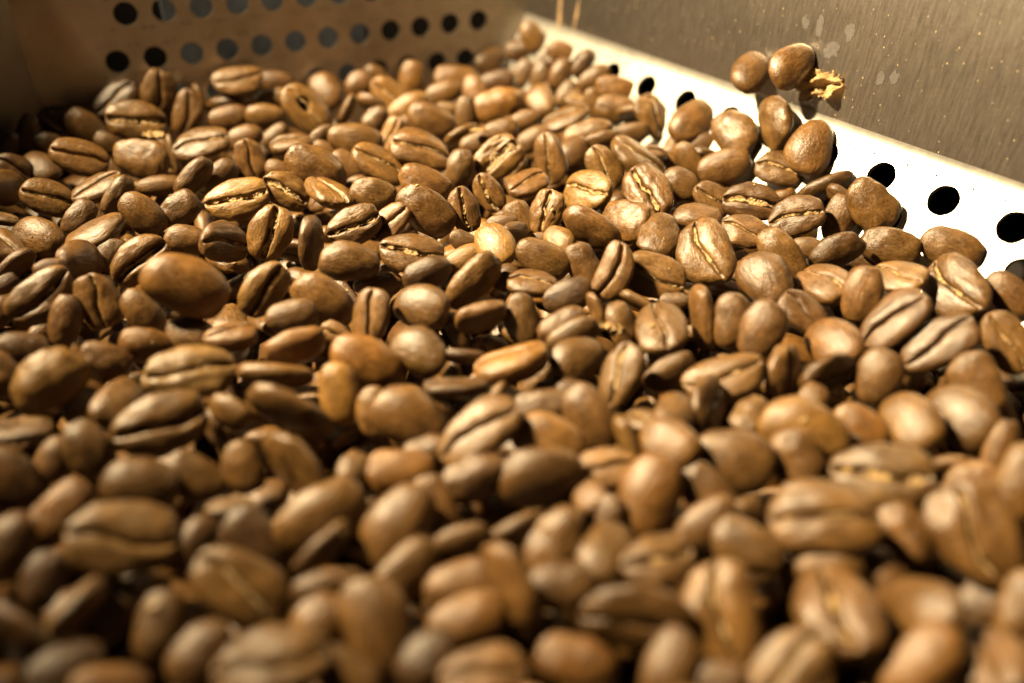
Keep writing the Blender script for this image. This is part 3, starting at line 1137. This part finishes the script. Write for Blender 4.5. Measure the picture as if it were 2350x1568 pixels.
SHORT = {
    ('B', 3): 'hollow bean', ('B', 32): 'chaff-filled broken bean', ('A', 7): 'gaping bean', ('A', 26): 'wavy-creased pale bean', ('A', 16): 'round wrinkled bean',
    ('E', 14): 'biggest bean', ('F', 8): 'golden tan bean', ('F', 0): 'wide-creased pale bean', ('G', 8): 'broad S-creased bean', ('G', 6): 'very dark bean',
    ('G', 11): 'curved shell-like bean', ('H', 10): 'broad two-halved bean', ('I', 3): 'deep-creased bean', ('I', 2): 'greyish creased bean', ('J', 0): 'upright golden bean',
    ('K', 8): 'narrow yellow bean', ('K', 14): 'gold-filled bean', ('K', 15): 'long faint-creased bean', ('N', 0): 'upright gold-creased bean', ('M', 5): 'shadowed flat bean',
    ('M', 0): 'upright sheeny bean', ('D', 1): 'oval ledge bean', ('D', 4): 'dimpled ledge bean'}
def describe(b, tone):
    if b.key in SPECIAL:
        return SPECIAL[b.key]
    fl, r = b.flags, ((b.roll + 180) % 360) - 180
    L = 2 * b.size[0]
    words = []
    if L > 0.0108: words.append('large')
    elif L < 0.0075: words.append('small')
    ratio = b.size[1] / b.size[0]
    if abs(r) < 36 or abs(r) > 144:
        if ratio > 0.76: words.append('round')
        elif ratio < 0.58: words.append('slim')
    if 'k' in fl: words.append('wrinkled')
    elif 's' in fl: words.append('smooth')
    words = words[:2]
    g = tone[0]
    words.append('pale' if 'p' in fl else 'dark' if 'd' in fl else 'tan' if 'w' in fl else 'greyish' if 'g' in fl else 'darkish' if g < 0.94 else 'lighter' if g > 1.09 else 'brown')
    s = ' '.join(words) + ' coffee bean '
    if abs(r) < 36:
        s += 'showing its chaffy crease' if 'c' in fl else 'showing its crease'
    elif abs(r) < 80:
        s += 'tilted, crease at its edge'
    elif abs(r) < 128:
        s += 'lying on its narrow edge'
    else:
        s += 'with rounded back showing'
    dl = np.dot(b.pos - CORNER, N_LEDGE); db = np.dot(b.pos - P_BACK, NB)
    near = sorted((float(np.linalg.norm(o.pos - b.pos)), o.key) for o in beans if o.key in SHORT)
    if near[0][0] < 0.0175: s += ', beside the ' + SHORT[near[0][1]]
    elif dl < 0.010 and np.dot(b.pos - CORNER, NIN) < 0.026: s += ', against the bright ledge'
    elif db < 0.016: s += ', by the perforated back wall'
    elif np.dot(b.pos - L_CORNER, NL) < 0.03: s += ', by the dark corner panel'
    elif near[0][0] < 0.027: s += ', not far from the ' + SHORT[near[0][1]]
    return s

# ---------------------------------------------------------------- build the 300 that show largest one by one
def pick(b, r):
    for k in 'hqvoks':
        if k in b.flags:
            return k, r.randrange(len(SHAPES[k]))
    return '', r.randrange(len(SHAPES['']))
def basis(b):
    m = np.eye(4)
    m[:3, 0], m[:3, 1], m[:3, 2] = b.ax[0], b.ax[1], b.ax[2]
    return m
ranked = sorted(beans, key=lambda b: -b.area * (0.35 if 'n' in b.flags else 1) * (99 if b.key[0] == 'ledge' else 1))
single, small = ranked[:300], ranked[300:]
names = {}
for b in single:
    r = random.Random(str(b.key))
    key, i = pick(b, r)
    rr = ((b.roll + 180) % 360) - 180
    o = bpy.data.objects.new('coffee_bean', bean_mesh(key, i, b.area > 5000))
    M = Matrix(basis(b).tolist())
    o.matrix_world = Matrix.Translation(Vector(b.pos)) @ M @ Matrix.Diagonal((*b.size.tolist(), 1))
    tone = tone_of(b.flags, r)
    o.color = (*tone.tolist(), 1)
    col.objects.link(o)
    lab = describe(b, tone)
    tag(o, lab, 'coffee bean', 'roasted coffee beans heaped in the tray' if b.key[0] != 'ledge' else 'coffee beans caught on the side wall')
    if 'y' in b.flags:
        me = o.data.copy(); me.materials.clear(); me.materials.append(M_OILY); o.data = me
    if abs(rr) < 82 and (('c' in b.flags) or ('o' in b.flags) or r.random() < 0.45):
        wild = 0.75 if 'q' in b.flags else 0.35 if ('c' in b.flags and 'o' in b.flags) else 0.0 if 'c' in b.flags else -0.3
        c = bpy.data.objects.new('chaff', chaff_mesh(key, i, wild))
        c.parent = o
        col.objects.link(c)
        if 'c' in b.flags and 'o' in b.flags:
            c['label'] = 'ragged gold chaff'

# ---------------------------------------------------------------- the rest of the heap
class Heap:
    def __init__(self):
        self.v, self.f, self.lc, self.fl, self.tn, self.mi = [], [], [], [], [], []
        self.n = 0
    def add(self, V, F, fl, A, s, P, tone, mat, off):
        W = (V * s) @ A + P
        self.v.append(W); self.lc.append(V + off); self.fl.append(fl)
        self.tn.append(np.tile(np.append(tone, 1.0), (len(V), 1)))
        self.f.extend([tuple(k + self.n for k in q) for q in F])
        self.mi.extend([mat] * len(F))
        self.n += len(V)
heap = Heap()
def to_heap(key, i, A, s, P, tone, r, chaff, res):
    V, F, fl = SHAPES[key][i].build(*res)
    heap.add(V, F, fl, A, s, P, tone, 0, r.uniform(0, 80))
    if chaff:
        V, F = SHAPES[key][i].chaff(0.0, 14, 3)
        heap.add(V, F, np.zeros(len(V)), A, s, P, tone, 1, 0.0)
for b in small:
    r = random.Random(str(b.key))
    key, i = pick(b, r)
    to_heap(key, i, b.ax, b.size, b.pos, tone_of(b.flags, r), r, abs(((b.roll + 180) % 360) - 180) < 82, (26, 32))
# beans below and between: each sinks until it only touches those already there
pos = [b.pos for b in beans]; axs = [b.ax for b in beans]; szs = [b.size for b in beans]
def rnd_axes(r):
    z = r.gauss(0, 1), r.gauss(0, 1), r.gauss(0, 1.6)
    n = np.array(z); n /= np.linalg.norm(n)
    e = np.array([r.gauss(0, 1) for _ in range(3)]); e -= n * np.dot(e, n); e /= np.linalg.norm(e)
    return np.array([e, np.cross(n, e), n])
PA, AA, SA = np.zeros((3000, 3)), np.zeros((3000, 3, 3)), np.zeros((3000, 3))
cnt = len(pos)
PA[:cnt], AA[:cnt], SA[:cnt] = pos, axs, szs
def clear(P, A, S, k):
    dv = PA[:cnt] - P
    near = np.where((np.abs(dv) < 0.014).all(1))[0]
    if len(near) == 0:
        return True
    dv = dv[near]; dist = np.linalg.norm(dv, axis=1) + 1e-9
    n = dv / dist[:, None]
    h1 = np.sqrt((((n @ A.T) * S) ** 2).sum(1))
    h2 = np.sqrt((((AA[near] @ n[:, :, None])[:, :, 0] * SA[near]) ** 2).sum(1))
    return bool((k * (h1 + h2) < dist).all())
step = 0.0062
made = 0
cells = []
for layer in range(6):
    for gx in np.arange(-0.155, 0.165, step):
        for gy in np.arange(0.012, 0.275, step):
            cells.append((layer, gx, gy))
for layer, gx, gy in cells:
    r = R
    x, y = gx + r.uniform(-1, 1) * step * 0.5, gy + r.uniform(-1, 1) * step * 0.5
    if np.dot(np.array([x, y, 0]) - P_BACK, NB) < 0.004 or np.dot(np.array([x, y, 0]) - L_CORNER, NL) < 0.004:
        continue
    zs = surf_z(y)
    zl = ledge_z(x, y)
    w = (x - CORNER[0]) * NIN[0] + (y - CORNER[1]) * NIN[1]
    if w < 0.004:
        continue
    top = max(zs, zl + 0.003)
    px, py, dep = to_px((x, y, top))
    if dep < 0.035:
        continue
    inside = -30 < px < 2380 and py < 1600
    a = r.uniform(0.0044, 0.0055)
    S = np.array([a, a * r.uniform(0.66, 0.76), a * r.uniform(0.44, 0.52)])
    A = rnd_axes(r)
    if zl > zs - 0.004:
        S = S * 0.8
    if px < 2600 and py < edge_y(px) + (8 if layer == 0 else 16):
        continue
    z = max(top - (0.0085 if inside else 0.0) - 0.0028 * layer, zl + 0.0031)
    ok = False
    for k in range(14):
        if z < zl + 0.003 or z < -0.0295:
            break
        if clear(np.array([x, y, z]), A, S, 0.78 if zl < zs - 0.004 else 0.64):
            ok = True
            break
        z -= 0.001
    if not ok or cnt >= 2990:
        continue
    P = np.array([x, y, z])
    PA[cnt], AA[cnt], SA[cnt] = P, A, S
    cnt += 1; made += 1
    fl = r.choice(['', '', '', 'd', 'w', 'k'])
    key = r.choice(['', '', '', 'k', 's'])
    hid = zs - z > 0.009
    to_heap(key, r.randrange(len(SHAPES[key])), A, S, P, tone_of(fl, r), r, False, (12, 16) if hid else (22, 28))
me = bpy.data.meshes.new('coffee_bean_heap')
me.from_pydata(np.concatenate(heap.v).tolist(), [], heap.f)
finish(me, None, np.concatenate(heap.fl), [M_HEAP, M_CHAFF], np.concatenate(heap.lc), np.concatenate(heap.tn))
me.polygons.foreach_set('material_index', heap.mi)
ho = bpy.data.objects.new('coffee_bean_heap', me)
col.objects.link(ho)
tag(ho, 'smaller and deeper lying roasted coffee beans filling the gaps of the heap', 'coffee beans', None, 'stuff')
print('beans', len(beans), 'filler', made, 'heap faces', len(heap.f))

# ---------------------------------------------------------------- loose chaff
def flake(name, P, U, V, n, w, h, seed, lift, label, crumple=1.0):
    nx, ny = 30, 22
    vs, fs = [], []
    z0 = seed * 3.7
    for i in range(nx + 1):
        for j in range(ny + 1):
            a, b = -1 + 2 * i / nx, -1 + 2 * j / ny
            # a torn outline
            rr = 1 + 0.30 * noise.noise(Vector((a * 2.1, b * 2.1, z0))) + 0.14 * noise.noise(Vector((a * 6, b * 6, z0)))
            hh = 0.60 * abs(noise.noise(Vector((a * 1.9, b * 1.9, z0 + 5)))) + 0.16 * abs(noise.noise(Vector((a * 4.6, b * 4.6, z0 + 9)))) + 0.03 * noise.noise(Vector((a * 10, b * 10, z0)))
            vs.append(P + U * (a * w * rr) + V * (b * h * rr) + n * (lift + crumple * hh * w))
    for i in range(nx):
        for j in range(ny):
            a, b = -1 + 2 * (i + .5) / nx, -1 + 2 * (j + .5) / ny
            if a * a + b * b + 0.55 * noise.noise(Vector((a * 2.6, b * 2.6, z0 + 1))) + 0.2 * noise.noise(Vector((a * 8, b * 8, z0 + 2))) > 0.95:
                continue
            k = i * (ny + 1) + j
            fs.append((k, k + ny + 1, k + ny + 2, k + 1))
    o = mesh_obj(name, vs, fs, M_CHAFF_THIN, None, True)
    tag(o, label, 'chaff')
    return o
k = N('papery_chaff')
tc = k.n('ShaderNodeTexCoord').outputs['Object']
nn = k.noise(tc, 700.0, 5, 0.65)
cc = k.ramp(nn, [(0.3, (0.22, 0.13, 0.042)), (0.5, (0.36, 0.23, 0.092)), (0.72, (0.54, 0.40, 0.20))])
k.l(cc, k.b.inputs['Base Color'])
k.b.inputs['Roughness'].default_value = 0.5
k.b.inputs['Transmission Weight'].default_value = 0.0
k.l(k.bump(k.noise(tc, 1800.0, 4, 0.6), 0.5, 0.0004), k.b.inputs['Normal'])
tr = k.n('ShaderNodeBsdfTranslucent'); k.l(cc, tr.inputs[0])
mx = k.n('ShaderNodeMixShader'); mx.inputs[0].default_value = 0.35
k.l(k.b.outputs[0], mx.inputs[1]); k.l(tr.outputs[0], mx.inputs[2])
k.l(mx.outputs[0], k.t.nodes['Material Output'].inputs['Surface'])
M_CHAFF_THIN = k.m
Pf = on_plane(1888, 192, CORNER, N_SIDE)
g = math.radians(20)
for fx, fy, fw, fseed, flab in ((352, 310, 0.0024, 11, 'small gold chaff flake lying on the beans beside the gaping bean'),
                               (1402, 752, 0.0018, 14, 'tiny gold chaff scrap caught in a gap beside the curved shell-like bean'),
                               (1093, 300, 0.0016, 17, 'tiny pale chaff scrap among the beans by the back wall')):
    d = ray(fx, fy); bb = min((b for b in beans), key=lambda b: (b.px - fx) ** 2 + (b.py - fy) ** 2)
    tt = bb.t * 0.985
    flake('chaff_flake', CAM + d * tt, RT, UP * 0.6 + FW * 0.5, -FW * 0.5 + Z * 0.6, fw, fw * 0.6, fseed, 0.0, flab)
flake('chaff_flake', Pf, HX * math.cos(g) + U_SIDE * math.sin(g), U_SIDE * math.cos(g) - HX * math.sin(g), N_SIDE, 0.0050, 0.0030, 8, 0.0002,
      'crumpled golden chaff flake stuck to the side wall beside the oily bean')

# crumbs of chaff and dust that settled on the beans and the ledge
bpy.context.view_layer.update()
dg = bpy.context.evaluated_depsgraph_get()
rc = random.Random(77)
cv, cf = [], []
for _ in range(420):
    x, y = rc.uniform(-0.11, 0.11), rc.uniform(0.04, 0.25)
    ok, loc, nrm, idx, ob, mt = sc.ray_cast(dg, Vector((x, y, 0.058)), Vector((0, 0, -1)))
    if not ok or nrm.z < 0.35 or loc.z > 0.02 or loc.z < -0.02:
        continue
    if (np.array(loc) - CORNER) @ NIN < 0.001:
        continue
    t1 = nrm.orthogonal().normalized(); t2 = nrm.cross(t1)
    w = rc.choice((0.00014, 0.0002, 0.0003, 0.0005)) * rc.uniform(0.8, 1.4)
    n0 = len(cv)
    m = rc.choice((4, 5, 6))
    a0 = rc.uniform(0, 6)
    for q in range(m):
        a = a0 + 6.283 * q / m
        rr = w * rc.uniform(0.5, 1.2)
        cv.append(loc + nrm * (0.00004 + w * rc.uniform(0, 0.5)) + t1 * (rr * math.cos(a)) + t2 * (rr * 0.6 * math.sin(a)))
    cf.append(tuple(range(n0, n0 + m)))
co = mesh_obj('chaff_crumbs', cv, cf, M_CHAFF_THIN)
tag(co, 'tiny crumbs of golden chaff scattered over the beans and ledge', 'chaff', None, 'stuff')
